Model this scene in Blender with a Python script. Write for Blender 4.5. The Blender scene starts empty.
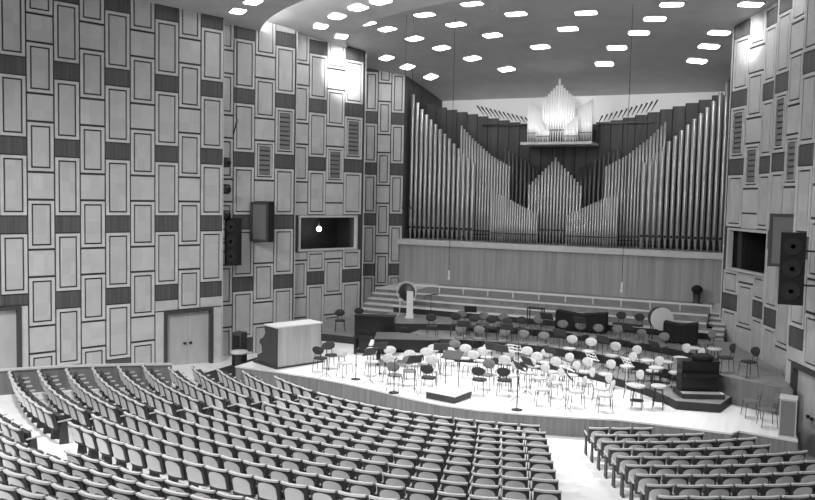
import bpy, math, random
from mathutils import Vector, Matrix
random.seed(7)
scn = bpy.context.scene
COL = scn.collection
PI = math.pi

# ------------------------------------------------------------------ materials
def nodes_of(name):
    m = bpy.data.materials.new(name); m.use_nodes = True
    nt = m.node_tree
    return m, nt, nt.nodes['Principled BSDF']

def mat(name, g, rough=.6, metal=0.0, var=0.0, scale=6.0, spec=.4, stretch=None, emit=None):
    """neutral grey material, var = strength of a soft procedural tone variation"""
    m, nt, b = nodes_of(name)
    b.inputs['Roughness'].default_value = rough
    b.inputs['Metallic'].default_value = metal
    b.inputs['Specular IOR Level'].default_value = spec
    b.inputs['Base Color'].default_value = (g, g, g, 1)
    if emit:
        b.inputs['Emission Color'].default_value = (1, 1, 1, 1)
        b.inputs['Emission Strength'].default_value = emit
    if var:
        tc = nt.nodes.new('ShaderNodeTexCoord'); mp = nt.nodes.new('ShaderNodeMapping')
        if stretch: mp.inputs['Scale'].default_value = stretch
        nz = nt.nodes.new('ShaderNodeTexNoise'); nz.inputs['Scale'].default_value = scale
        nz.inputs['Detail'].default_value = 3
        rp = nt.nodes.new('ShaderNodeMapRange')
        rp.inputs[1].default_value = .3; rp.inputs[2].default_value = .7
        rp.inputs[3].default_value = g * (1 - var); rp.inputs[4].default_value = min(1, g * (1 + var))
        nt.links.new(tc.outputs['Object'], mp.inputs[0]); nt.links.new(mp.outputs[0], nz.inputs['Vector'])
        nt.links.new(nz.outputs[0], rp.inputs[0]); nt.links.new(rp.outputs[0], b.inputs['Base Color'])
    return m

def wood(name, g, var=.25, freq=9.0, rough=.55):
    """vertical boards: fine vertical grain plus one tone per board"""
    m, nt, b = nodes_of(name)
    b.inputs['Roughness'].default_value = rough
    tc = nt.nodes.new('ShaderNodeTexCoord'); mp = nt.nodes.new('ShaderNodeMapping')
    mp.inputs['Scale'].default_value = (freq, freq, .25)
    nz = nt.nodes.new('ShaderNodeTexNoise'); nz.inputs['Scale'].default_value = 1.0; nz.inputs['Detail'].default_value = 5
    rp = nt.nodes.new('ShaderNodeMapRange'); rp.inputs[1].default_value = .3; rp.inputs[2].default_value = .7
    rp.inputs[3].default_value = g * (1 - var); rp.inputs[4].default_value = g * (1 + var)
    nt.links.new(tc.outputs['Object'], mp.inputs[0]); nt.links.new(mp.outputs[0], nz.inputs['Vector'])
    nt.links.new(nz.outputs[0], rp.inputs[0]); nt.links.new(rp.outputs[0], b.inputs['Base Color'])
    return m

def veneer(name, g, var, cell=.46):
    """panel veneer laid in square leaves of slightly different tone with cloudy figure"""
    m, nt, b = nodes_of(name)
    b.inputs['Roughness'].default_value = .5
    tc = nt.nodes.new('ShaderNodeTexCoord')
    sc = nt.nodes.new('ShaderNodeVectorMath'); sc.operation = 'SCALE'; sc.inputs['Scale'].default_value = 1 / cell
    fl = nt.nodes.new('ShaderNodeVectorMath'); fl.operation = 'FLOOR'
    wn = nt.nodes.new('ShaderNodeTexWhiteNoise'); wn.noise_dimensions = '3D'
    nz = nt.nodes.new('ShaderNodeTexNoise'); nz.inputs['Scale'].default_value = 2.3; nz.inputs['Detail'].default_value = 4
    a1 = nt.nodes.new('ShaderNodeMath'); a1.operation = 'MULTIPLY_ADD'; a1.inputs[1].default_value = g * var; a1.inputs[2].default_value = g * (1 - var)
    a2 = nt.nodes.new('ShaderNodeMath'); a2.operation = 'MULTIPLY_ADD'; a2.inputs[1].default_value = g * var * 1.6
    nt.links.new(tc.outputs['Object'], sc.inputs[0]); nt.links.new(sc.outputs[0], fl.inputs[0])
    nt.links.new(fl.outputs[0], wn.inputs['Vector']); nt.links.new(tc.outputs['Object'], nz.inputs['Vector'])
    nt.links.new(wn.outputs['Value'], a1.inputs[0]); nt.links.new(a1.outputs[0], a2.inputs[2])
    nt.links.new(nz.outputs[0], a2.inputs[0]); nt.links.new(a2.outputs[0], b.inputs['Base Color'])
    return m

M = dict(
    groove=mat('groove_dark', .05, .7),
    border=mat('panel_border', .56, .5, var=.08, scale=3),
    panel=veneer('panel_veneer', .47, .13),
    plain=veneer('square_veneer', .5, .13, .44),
    band=wood('band_dark_wood', .085, .3, 14),
    wall=mat('wall_reveal', .42, .7),
    wallwhite=mat('white_plaster', .82, .8),
    ceil=mat('ceiling_plaster', .46, .75, var=.07, scale=1.2),
    floor=mat('floor_pale_lino', .82, .55, var=.05, scale=1.5),
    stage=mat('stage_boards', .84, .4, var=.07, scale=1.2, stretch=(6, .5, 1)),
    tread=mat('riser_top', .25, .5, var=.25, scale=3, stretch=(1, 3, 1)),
    riser=mat('riser_front', .03, .7),
    frontwood=wood('stage_front_wood', .16, .28, 10),
    backwood=wood('back_wall_wood', .32, .18, 7),
    tierface=wood('tier_face_wood', .16, .2, 5),
    pale=mat('pale_trim', .66, .5),
    door=mat('door_leaf', .45, .5, var=.12, scale=2, stretch=(1, 1, .3)),
    doorframe=mat('door_frame', .06, .5),
    metal=mat('dark_metal', .025, .6, .0),
    steel=mat('bright_steel', .55, .3, .8),
    pipe=mat('organ_pipe_tin', .5, .35, .75),
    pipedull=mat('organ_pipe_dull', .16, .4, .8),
    pipebright=mat('organ_pipe_polished', .9, .35, .5),
    mouth=mat('pipe_mouth', .02, .8),
    case=wood('organ_case_wood', .05, .35, 3.5),
    casejoint=mat('organ_case_joint', .015, .8),
    black=mat('black_lacquer', .012, .25),
    blackmatte=mat('black_cloth', .012, .9),
    lid=mat('piano_lid_sheen', .09, .3),  # reflection on the black lid put in as grey base colour
    shell=mat('seat_shell_dark', .045, .55),
    rail=mat('seat_rail', .55, .45),
    seatpanel=mat('seat_back_panel', .62, .55, var=.1, scale=2.5),
    seatpad=mat('seat_pad', .05, .8),
    arm=mat('armrest_wood', .5, .45),
    chairpale=mat('chair_pale', .5, .6, var=.12, scale=9),
    chairmid=mat('chair_mid', .15, .7, var=.15, scale=9),
    chairdark=mat('chair_dark', .025, .7),
    grille=mat('grille_slat', .17, .5),
    cloth=mat('speaker_cloth', .02, .9),
    cone=mat('speaker_cone', .03, .6),
    booth=mat('booth_interior', .012, .8),
    lamp=mat('lamp_diffuser', .9, .5, emit=5.0),
    glint=mat('booth_reflection', .9, .5, emit=25.0),  # glow that stands in for the bright reflection in the booth window
    lampframe=mat('lamp_frame', .6, .5),
    consolewood=wood('console_wood', .4, .16, 6),
    choirface=wood('choir_face_wood', .24, .2, 5),
    recess_floor=mat('dark_floor', .03, .9),
    darkwood=wood('dark_wood', .04, .3, 6),
    drumskin=mat('drum_skin', .72, .6),
    bronze=mat('gong_bronze', .06, .4, .5),
)

# ------------------------------------------------------------------ mesh builder
class MB:
    def __init__(s): s.v = []; s.f = []; s.m = []; s.sm = []
    def quad(s, a, b, c, d, mi=0, smooth=False):
        n = len(s.v); s.v += [tuple(a), tuple(b), tuple(c), tuple(d)]; s.f.append((n, n+1, n+2, n+3)); s.m.append(mi); s.sm.append(smooth)
    def hexa(s, p, mi=0, top=None):
        """p: 8 points, bottom ring 0-3 counter-clockwise, top ring 4-7"""
        n = len(s.v); s.v += [tuple(q) for q in p]
        for k, f in enumerate(((3,2,1,0),(4,5,6,7),(0,1,5,4),(1,2,6,5),(2,3,7,6),(3,0,4,7))):
            s.f.append(tuple(n+i for i in f)); s.m.append(top if (k == 1 and top is not None) else mi); s.sm.append(False)
    def box(s, x0, x1, y0, y1, z0, z1, mi=0, T=None, top=None):
        p = [(x0,y0,z0),(x1,y0,z0),(x1,y1,z0),(x0,y1,z0),(x0,y0,z1),(x1,y0,z1),(x1,y1,z1),(x0,y1,z1)]
        if T: p = [T(Vector(q)) for q in p]
        s.hexa(p, mi, top)
    def prism(s, poly, z0, z1, side=0, top=None, bottom=False):
        top = side if top is None else top
        n = len(s.v); k = len(poly)
        s.v += [(x, y, z0) for x, y in poly] + [(x, y, z1) for x, y in poly]
        for i in range(k):
            j = (i+1) % k
            s.f.append((n+i, n+j, n+k+j, n+k+i)); s.m.append(side); s.sm.append(False)
        s.f.append(tuple(n+k+i for i in range(k))); s.m.append(top); s.sm.append(False)
        if bottom: s.f.append(tuple(n+k-1-i for i in range(k))); s.m.append(side); s.sm.append(False)
    def tube(s, p0, p1, r0, r1=None, seg=8, mi=0, cap=True):
        r1 = r0 if r1 is None else r1
        p0 = Vector(p0); p1 = Vector(p1); d = (p1-p0).normalized()
        a = d.orthogonal().normalized(); b = d.cross(a)
        n = len(s.v)
        for p, r in ((p0, r0), (p1, r1)):
            for i in range(seg):
                t = 2*PI*i/seg; s.v.append(tuple(p + a*(r*math.cos(t)) + b*(r*math.sin(t))))
        for i in range(seg):
            j = (i+1) % seg
            s.f.append((n+i, n+j, n+seg+j, n+seg+i)); s.m.append(mi); s.sm.append(True)
        if cap:
            s.f.append(tuple(n+seg-1-i for i in range(seg))); s.m.append(mi); s.sm.append(False)
            s.f.append(tuple(n+seg+i for i in range(seg))); s.m.append(mi); s.sm.append(False)
    def lathe(s, prof, seg=12, mi=0, T=None, smooth=True):
        """prof: list of (r, z) turned round z"""
        n = len(s.v)
        for r, z in prof:
            for i in range(seg):
                t = 2*PI*i/seg; q = Vector((r*math.cos(t), r*math.sin(t), z)); s.v.append(tuple(T(q) if T else q))
        for k in range(len(prof)-1):
            for i in range(seg):
                j = (i+1) % seg
                s.f.append((n+k*seg+i, n+k*seg+j, n+(k+1)*seg+j, n+(k+1)*seg+i)); s.m.append(mi); s.sm.append(smooth)
        for k, rev in ((0, True), (len(prof)-1, False)):
            if prof[k][0] > 1e-4:
                idx = [n+k*seg+i for i in range(seg)]
                s.f.append(tuple(reversed(idx) if rev else idx)); s.m.append(mi); s.sm.append(False)
    def ellipsoid(s, c, rx, ry, rz, seg=12, rings=7, mi=0, T=None):
        n = len(s.v)
        for k in range(rings+1):
            ph = -PI/2 + PI*k/rings
            for i in range(seg):
                t = 2*PI*i/seg
                q = Vector((c[0]+rx*math.cos(ph)*math.cos(t), c[1]+ry*math.cos(ph)*math.sin(t), c[2]+rz*math.sin(ph)))
                s.v.append(tuple(T(q) if T else q))
        for k in range(rings):
            for i in range(seg):
                j = (i+1) % seg
                s.f.append((n+k*seg+i, n+k*seg+j, n+(k+1)*seg+j, n+(k+1)*seg+i)); s.m.append(mi); s.sm.append(True)
    def build(s, name, mats, parent=None):
        me = bpy.data.meshes.new(name); me.from_pydata(s.v, [], s.f)
        if not isinstance(mats, (list, tuple)): mats = [mats]
        for m in mats: me.materials.append(m)
        me.polygons.foreach_set('material_index', s.m); me.polygons.foreach_set('use_smooth', s.sm)
        me.update()
        o = bpy.data.objects.new(name, me); COL.objects.link(o)
        if parent: o.parent = parent
        return o

def tag(o, label=None, cat=None, group=None, kind=None):
    if label: o['label'] = label
    if cat: o['category'] = cat
    if group: o['group'] = group
    if kind: o['kind'] = kind
    return o
def thing(name, label, cat, loc=(0,0,0), rz=0, group=None):
    o = bpy.data.objects.new(name, None); COL.objects.link(o); o.empty_display_size = .2
    o.location = loc; o.rotation_euler = (0, 0, rz)
    return tag(o, label, cat, group)
KIDS = {}
def children(o):
    return KIDS.setdefault(o, [c for c in COL.objects if c.parent == o])
def copy_tree(o, parent=None):
    c = o.copy(); COL.objects.link(c)
    if parent: c.parent = parent
    for ch in children(o): copy_tree(ch, c)
    return c
ORD = 'first second third fourth fifth sixth seventh eighth ninth tenth eleventh twelfth thirteenth fourteenth fifteenth sixteenth seventeenth eighteenth nineteenth twentieth'.split()
def nth(i):
    if i < 20: return ORD[i]
    return ('twenty-' + ORD[i-20]) if i < 29 else ('thirtieth' if i == 29 else 'thirty-' + ORD[i-30])

# ------------------------------------------------------------------ camera
F = 792.0
YAW = math.radians(24.5); PITCH = math.atan(53/792); ROLL = .021
CAM = Vector((9.53, 0, 6.6))
fwd = Vector((-math.sin(YAW)*math.cos(PITCH), math.cos(YAW)*math.cos(PITCH), -math.sin(PITCH)))
r0 = Vector((math.cos(YAW), math.sin(YAW), 0)); u0 = r0.cross(fwd)
right = r0*math.cos(ROLL) + u0*math.sin(ROLL); up = right.cross(fwd)
cam = bpy.data.objects.new('camera', bpy.data.cameras.new('camera')); COL.objects.link(cam)
cam.matrix_world = Matrix(((right.x, up.x, -fwd.x, CAM.x), (right.y, up.y, -fwd.y, CAM.y), (right.z, up.z, -fwd.z, CAM.z), (0,0,0,1)))
cam.data.sensor_width = 36; cam.data.lens = 36*F/815; cam.data.clip_end = 200
scn.camera = cam
def seen(p):
    d = Vector(p) - CAM; w = d.dot(fwd)
    return 407.5 + F*d.dot(right)/w, 250 - F*d.dot(up)/w, w

# ------------------------------------------------------------------ auditorium floor
O = (1.4, 29.6)                       # centre of the curved seat rows
def zf(R):
    if R < 10.5: return .09
    if R < 18.6: return .09 + .09*(R-10.5)
    return .819 + .29*max(0, R-18.75)
def pol(R, deg):
    t = math.radians(deg); return (O[0] + R*math.sin(t), O[1] - R*math.cos(t))
def side_drop(deg):
    t = min(1, max(0, (abs(deg)-44)/4)); return .42*t
mb = MB()
Rs = [5, 8, 10.5, 14, 18.6, 18.75, 22, 26, 30, 34]
As = [-88 + 4*i for i in range(45)]
for i in range(len(Rs)-1):
    for j in range(len(As)-1):
        P = []
        for R, a in ((Rs[i], As[j]), (Rs[i+1], As[j]), (Rs[i+1], As[j+1]), (Rs[i], As[j+1])):
            x, y = pol(R, a); P.append((x, y, zf(R) - side_drop(a)))
        mb.quad(*P)
tag(mb.build('floor', M['floor']), 'pale floor of the auditorium sloping down to the stage', 'floor', kind='structure')

# ------------------------------------------------------------------ side walls
W = (.378, .926); N = (.926, -.378); P0 = (-11.91, 21.4)
def wpt(u, d, z, sx):
    """u along the wall towards the stage, d into the hall"""
    if sx == -1 and u > 10.55: d += .15*(u-10.55)          # the last section of the right wall turns in a little more
    return (sx*(P0[0] + W[0]*u + N[0]*d), P0[1] + W[1]*u + N[1]*d, z)
def wall_section(name, u0, u1, cols, off, sx, label, skips=(), plain_inner=(), z0=-.6, z1=14.2, frame=None):
    """cols: (ua, ub, type). type A: tall framed panels between dark bands; B: framed and plain squares in turn.
    off: how far the section stands back from the first one. plain_inner: (col, z) whose inner panel is a grille, left open."""
    pt = frame or (lambda u, d, z: wpt(u, d-off, z, sx))
    mb = MB()
    def bx(ua, ub, za, zb, da, db, mi):
        if ub-ua < .01 or zb-za < .01: return
        mb.hexa([pt(ua,da,za), pt(ub,da,za), pt(ub,db,za), pt(ua,db,za), pt(ua,da,zb), pt(ub,da,zb), pt(ub,db,zb), pt(ua,db,zb)], mi)
    # backing with openings
    cuts = sorted(set([u0, u1, 10.55] + [s[0] for s in skips] + [s[1] for s in skips]))
    cuts = [c for c in cuts if u0 <= c <= u1]
    for a, b in zip(cuts, cuts[1:]):
        zs = z0
        for s in sorted([s for s in skips if s[0] < b-.01 and s[1] > a+.01], key=lambda s: s[2]):
            bx(a, b, zs, s[2], -.15, 0, 0); zs = s[3]
        bx(a, b, zs, z1, -.15, 0, 0)
    def framed(ua, ub, za, zb, inner=True):
        g = .028; ua += g; ub -= g; za += g; zb -= g
        w = min(.095, (ub-ua)*.18); d = .05; gr = .055
        bx(ua, ub, za, za+w, 0, d, 1); bx(ua, ub, zb-w, zb, 0, d, 1)
        bx(ua, ua+w, za+w, zb-w, 0, d, 1); bx(ub-w, ub, za+w, zb-w, 0, d, 1)
        if inner: bx(ua+w+gr, ub-w-gr, za+w+gr, zb-w-gr, 0, d*.9, 2)
    def clip(ua, ub, za, zb):
        out = [(za, zb)]
        for s in skips:
            if s[0] < ub-.12 and s[1] > ua+.12:
                nw = []
                for a, b in out:
                    if s[3] <= a or s[2] >= b: nw.append((a, b)); continue
                    if s[2] > a: nw.append((a, s[2]))
                    if s[3] < b: nw.append((s[3], b))
                out = nw
        return [(a, b) for a, b in out if b-a > .12]
    for s in skips:
        if s[2] < -.3:
            for ua, ub, ty in cols:
                if ua < s[0] < ub: bx(ua+.03, s[0], z0, s[3]-.03, 0, .05, 1)
                if ua < s[1] < ub: bx(s[1], ub-.03, z0, s[3]-.03, 0, .05, 1)
    for ci, (ua, ub, ty) in enumerate(cols):
        for k in range(-1, 6):
            zb = .2 + 2.605*k                      # centre of the dark band of column type A
            if ty == 'A':
                for a, b in clip(ua, ub, max(z0, zb-.29), min(z1, zb+.29)): bx(ua+.012, ub-.012, a+.015, b-.015, 0, .03, 3)
                for a, b in clip(ua, ub, max(z0, zb+.29), min(z1, zb+2.315)):
                    if b-a < .75: bx(ua+.02, ub-.02, a+.02, b-.02, 0, .03, 4)
                    else: framed(ua, ub, a, b, (ci, k) not in plain_inner)
            else:
                for a, b in clip(ua, ub, max(z0, zb-.83), min(z1, zb+.83)):
                    if b-a < .75: bx(ua+.02, ub-.02, a+.02, b-.02, 0, .03, 4)
                    else: framed(ua, ub, a, b, (ci, k) not in plain_inner)
                for a, b in clip(ua, ub, max(z0, zb+.83), min(z1, zb+1.775)): bx(ua+.028, ub-.028, a+.05, b-.05, 0, .035, 4)
    o = mb.build(name, [M['groove'], M['border'], M['panel'], M['band'], M['plain']])
    return tag(o, label, 'wall', kind='structure')

def alt(u_end, n, w, last='A'):
    c = []; t = last
    for i in range(n):
        c.append((u_end-w*(i+1), u_end-w*i, t)); t = 'B' if t == 'A' else 'A'
    return c
_b = [4.47,3.5,2.58,1.64,.7,-.22,-1.1,-1.96,-2.84,-3.7] + [-3.7-.88*i for i in range(1, 10)]
NEAR = [(_b[i+1], _b[i], 'AB'[i % 2]) for i in range(len(_b)-1)]
DOOR1 = (1.98, 4.05, -.6, 2.1); DOOR2 = (-5.0, -3.08, -.6, 2.72)
WIN = (9.05, 12.45, 4.05, 5.67)
S2 = [(4.55,5.47,'B'),(5.47,6.48,'A'),(6.48,7.49,'B'),(7.49,8.5,'A')]
S3 = [(8.65,9.55,'B'),(9.55,10.55,'A'),(10.55,11.6,'B'),(11.6,12.7,'A')]
GR = {2: (8.35, 10.29), 3: (7.2, 8.83)}
grille_group = 'louvred vents in the side walls'
for sx, side in ((1, 'left'), (-1, 'right')):
    wall_section('wall_'+side+'_near', -12, 4.47, NEAR, 0, sx, 'nearest panelled section of the %s side wall' % side, (DOOR1, DOOR2))
    wall_section('wall_'+side+'_middle', 4.2, 8.58, S2, .9, sx, 'middle panelled section of the %s side wall with two vents' % side, (), ((2,3),(3,3)))
    wall_section('wall_'+side+'_stage', 8.3, 12.84, S3, 1.3, sx, 'panelled section of the %s side wall with the dark window' % side, (WIN,), ((2,3),(3,3)))
    # returns between the stepped sections
    mb = MB()
    for u, d0, d1 in ((4.47, -1.1, .05), (8.58, -1.5, -.86), (12.84, -1.6, -1.26)):
        p = [wpt(u-.001,d0,-.6,sx), wpt(u+.02,d0,-.6,sx), wpt(u+.02,d1,-.6,sx), wpt(u-.001,d1,-.6,sx)]
        mb.hexa(p + [(x, y, 14.2) for x, y, z in p], 0)
    tag(mb.build('trim_'+('1' if sx == 1 else '2'), M['pale']), 'pale upright edges where the %s wall steps back' % side, 'trim', kind='structure')
    # fourth section, standing far back beside the organ
    a = Vector((-10.35, 35.3)); b = Vector((-7.85, 37.62)); dr = (b-a); L = dr.length; dr.normalize(); nn = Vector((dr.y, -dr.x))
    def fr(u, d, z, a=a, dr=dr, nn=nn, sx=sx):
        q = a + dr*u + nn*d; return (sx*q.x, q.y, z)
    w4 = .72
    wall_section('wall_'+side+'_organ', 0, L, [(L-.1-w4*(k+1), L-.1-w4*k, 'ABAB'[k]) for k in range(4)], 0, sx,
                 'darker panelled corner of the %s wall beside the organ' % side, frame=fr)
    mb = MB()   # niche side wall beyond that corner
    p = [(sx*-7.85, 37.62), (sx*-7.3, 41.3), (sx*-7.6, 41.3), (sx*-8.1, 37.7)]
    mb.hexa([(x, y, 4.3) for x, y in p] + [(x, y, 14) for x, y in p], 0)
    p = [(sx*-8.45, 33.4), (sx*-10.35, 35.3), (sx*-10.5, 35.2), (sx*-8.6, 33.3)]
    mb.hexa([(x, y, 0) for x, y in p] + [(x, y, 14) for x, y in p], 0)
    tag(mb.build('wall_'+side+'_niche', M['case']), 'dark %s side of the organ niche' % side, 'wall', kind='structure')  # shade of the niche put into the colour as dark case wood
    # ---- louvred vents
    def grille(nm, lab, ua, ub, za, zb, off):
        t = thing(nm, lab, 'vent', wpt((ua+ub)/2, -off, za, sx), 0, grille_group)
        base = Vector(t.location)
        def P(u, d, z): return Vector(wpt(u, d-off, z, sx)) - base
        fm = MB(); sl = MB()
        def bx(m, u0, u1, d0, d1, z0, z1): m.hexa([P(u0,d0,z0),P(u1,d0,z0),P(u1,d1,z0),P(u0,d1,z0),P(u0,d0,z1),P(u1,d0,z1),P(u1,d1,z1),P(u0,d1,z1)])
        bx(fm, ua, ua+.05, .002, .06, za, zb); bx(fm, ub-.05, ub, .002, .06, za, zb)
        bx(fm, ua+.05, ub-.05, .002, .06, za, za+.05); bx(fm, ua+.05, ub-.05, .002, .06, zb-.05, zb)
        n = int(round((zb-za-.1)/.2)); h = (zb-za-.1)/n
        for i in range(n):
            z = za+.05+h*i
            sl.hexa([P(ua+.05,.045,z+.03),P(ub-.05,.045,z+.03),P(ub-.05,.052,z+.03),P(ua+.05,.052,z+.03),
                     P(ua+.05,.004,z+h-.02),P(ub-.05,.004,z+h-.02),P(ub-.05,.02,z+h-.02),P(ua+.05,.02,z+h-.02)])
        fm.build('frame', M['border'], t); sl.build('slats', M['grille'], t)
    where = 'left' if sx == 1 else 'right'
    for sec, colA, colB, off in (('middle', (7.49,8.5), (6.48,7.49), .9), ('window-side', (11.6,12.7), (10.55,11.6), 1.3)):
        grille('wall_vent', 'taller, higher louvred vent on the %s section of the %s wall' % (sec, where), colA[0]+.17, colA[1]-.17, 8.49, 10.15, off)
        grille('wall_vent', 'shorter, lower louvred vent on the %s section of the %s wall' % (sec, where), colB[0]+.17, colB[1]-.17, 7.36, 8.67, off)
    # ---- dark booth window
    t = thing('window_'+('1' if sx == 1 else '2'), 'dark wide booth window high in the %s side wall' % where, 'window'); t['kind'] = 'structure'
    fm = MB(); bo = MB(); gl = MB()
    def bx(m, u0, u1, d0, d1, z0, z1):
        q = [wpt(u, d-1.3, z, sx) for u, d, z in ((u0,d0,z0),(u1,d0,z0),(u1,d1,z0),(u0,d1,z0),(u0,d0,z1),(u1,d0,z1),(u1,d1,z1),(u0,d1,z1))]
        m.hexa(q)
    a, b, c, d = WIN
    bx(fm, a, b, -.1, .1, c, c+.09); bx(fm, a, b, -.1, .1, d-.09, d); bx(fm, a, a+.09, -.1, .1, c+.09, d-.09); bx(fm, b-.09, b, -.1, .1, c+.09, d-.09)
    bx(bo, a, b, -1.6, -1.5, c-.2, d+.2); bx(bo, a, b, -1.5, -.16, c-.1, c); bx(bo, a, b, -1.5, -.16, d, d+.1)
    bx(bo, a-.1, a, -1.5, -.16, c, d); bx(bo, b, b+.1, -1.5, -.16, c, d)
    fm.build('window_frame', M['border'], t); bo.build('booth_recess', M['booth'], t)
    # ---- double door and the farther-off single door
    for (ua, ub, za, zb), dn in ((DOOR1, 1), (DOOR2, 2)):
        num = dn if sx == 1 else dn+2
        if sx == -1 and dn == 2: continue
        t = thing('door_%d' % num, ('grey double door in the %s side wall' if dn == 1 else 'tall grey door at the near end of the %s wall') % where, 'door'); t['kind'] = 'structure'
        fm = MB()
        def bx(m, u0, u1, d0, d1, z0, z1): m.hexa([wpt(u, d, z, sx) for u, d, z in ((u0,d0,z0),(u1,d0,z0),(u1,d1,z0),(u0,d1,z0),(u0,d0,z1),(u1,d0,z1),(u1,d1,z1),(u0,d1,z1))])
        fw = .13
        bx(fm, ua, ua+fw, -.15, .1, za, zb); bx(fm, ub-fw, ub, -.15, .1, za, zb); bx(fm, ua+fw, ub-fw, -.15, .1, zb-fw, zb)
        fm.build('door_frame', M['doorframe'], t)
        mid = (ua+ub)/2
        for q0, q1, hu in ((ua+fw, mid-.006, mid-.12), (mid+.006, ub-fw, mid+.12)):
            lf = MB(); bx(lf, q0, q1, -.12, -.06, za, zb-fw); lf = lf.build('door_leaf', M['door'], t)
            h = MB(); bx(h, hu-.05, hu+.05, -.06, .0, .72, .8); h.build('door_handle', M['metal'], lf)
# glowing ball added behind the left window to imitate its reflection dot
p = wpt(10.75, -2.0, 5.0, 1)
t = thing('window_reflection', 'small glowing ball imitating a reflection in the dark left booth window', 'lamp', p)
mb = MB(); mb.ellipsoid((0,0,.02), .11, .11, .11); mb.build('glint', M['glint'], t)
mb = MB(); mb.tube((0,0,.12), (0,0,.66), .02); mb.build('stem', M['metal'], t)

# ------------------------------------------------------------------ back wall below the organ, shelf, white wall behind
mb = MB(); mb.box(-7.95, 7.95, 37.35, 37.6, .6, 4.2)
tag(mb.build('wall_back', M['backwood']), 'wood panelled wall below the organ', 'wall', kind='structure')
mb = MB(); mb.box(-8.0, 8.0, 37.2, 41.3, 4.15, 4.42)
tag(mb.build('trim_3', M['border']), 'pale ledge carrying the organ', 'ledge', kind='structure')
mb = MB(); mb.box(-7.7, 7.7, 41.2, 41.4, 4.4, 14)
tag(mb.build('wall_back_upper', M['wallwhite']), 'white wall showing above the organ', 'wall', kind='structure')

# ------------------------------------------------------------------ ceiling shells
Q = (1.4, 37.0)
def z3(x, y): return 13.8 - .0105*max(0, y-28)**2 - .0012*max(0, abs(x)-5)**2
def shell(name, R0, R1, zfun, label, a0=-100, a1=100, n=50, back=None, lip=.12):
    mb = MB(); m = 10
    grid = []
    for i in range(m+1):
        R = R0 + (R1-R0)*i/m; row = []
        for j in range(n+1):
            t = math.radians(a0 + (a1-a0)*j/n)
            x = Q[0] + R*math.sin(t); y = Q[1] - R*math.cos(t)
            row.append((x, y, zfun(x, y, R)))
        grid.append(row)
    nb = len(mb.v)
    for r in grid: mb.v += r
    for i in range(m):
        for j in range(n):
            k = nb + i*(n+1) + j
            mb.f.append((k, k+1, k+n+2, k+n+1)); mb.m.append(0); mb.sm.append(True)
    for j in range(n):     # the raised lip of the stage-side edge
        p, q = grid[0][j], grid[0][j+1]
        mb.quad(p, q, (q[0], q[1], q[2]+lip), (p[0], p[1], p[2]+lip), 0)
    return tag(mb.build(name, M['ceil']), label, 'ceiling', kind='structure')
shell('ceiling', 14.7, 40, lambda x, y, R: 13.38 + .02*(R-14.7), 'ceiling shell over the auditorium', lip=.05)
shell('ceiling_middle', 10.95, 17.2, lambda x, y, R: 13.45 + .11*(R-10.95), 'pale curved ceiling shell between the two steps', lip=.6)
mb = MB(); nx, ny = 40, 26
grid = [[(-11+22*i/nx, 25.3+16.1*j/ny) for i in range(nx+1)] for j in range(ny+1)]
nb = 0
for r in grid: mb.v += [(x, y, z3(x, y)) for x, y in r]
for j in range(ny):
    for i in range(nx):
        c = [grid[j][i], grid[j][i+1], grid[j+1][i+1], grid[j+1][i]]
        if all(math.hypot(x-Q[0], y-Q[1]) > 11.9 for x, y in c): continue
        k = j*(nx+1)+i; mb.f.append((k, k+1, k+nx+2, k+nx+1)); mb.m.append(0); mb.sm.append(True)
tag(mb.build('ceiling_stage', M['ceil']), 'grey ceiling arching down over the stage to the organ', 'ceiling', kind='structure')

# ------------------------------------------------------------------ ceiling lamps
def rrect(w, h, r, n=4):
    pts = []
    for cx, cy, a0 in ((w/2-r, h/2-r, 0), (-w/2+r, h/2-r, 90), (-w/2+r, -h/2+r, 180), (w/2-r, -h/2+r, 270)):
        for i in range(n+1):
            t = math.radians(a0 + 90*i/n); pts.append((cx + r*math.cos(t), cy + r*math.sin(t)))
    return pts
LAMPS = [  # x, y, shell
 (-7.55,28.5,2),(-6.05,27.25,2),(-4.6,26.3,2),(-3.42,25.75,2)]
LAMP_PX = [(366.6,22),(387.4,28),(424.6,13.6),(414.6,37.6),(456,23.4),(386.6,57),(407.6,66),(441.6,47),(431,76),(472,2.6),(516,12.8),(492.5,34.2),(472.5,57.4),(506.7,68.4),(540.4,45.9),(568,27.8),(586,11.7),(604.5,62.9),(617,46.7),(671.8,3.2),(654.9,17.7),(639,31.7),(719,31.7),(709,45.4),(697,60),(750.7,3.2)]
def ray_z(px, py, zfun):
    r = fwd + right*((px-407.5)/F) - up*((py-250)/F); z = 13.5
    for _ in range(60):
        p = CAM + r*((z-CAM.z)/r.z); z = .5*z + .5*zfun(p.x, p.y)
    return CAM + r*((z-CAM.z)/r.z)
spots = []
for px, py in ((238,10),(253,.5)):
    p = ray_z(px, py, lambda x, y: 13.38 + .02*(math.hypot(x-Q[0], y-Q[1])-14.7)); spots.append((px, p, 'ceiling shell over the seats'))
for px, py in ((321,25.4),(337.6,15.6),(358.6,7),(381,.6),(341.6,35.5)):
    p = ray_z(px, py, lambda x, y: 13.45 + .11*(math.hypot(x-Q[0], y-Q[1])-10.95)); spots.append((px, p, 'pale middle ceiling shell'))
for px, py in LAMP_PX:
    spots.append((px, ray_z(px, py, z3), 'ceiling over the stage'))
lamp0 = None
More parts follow.
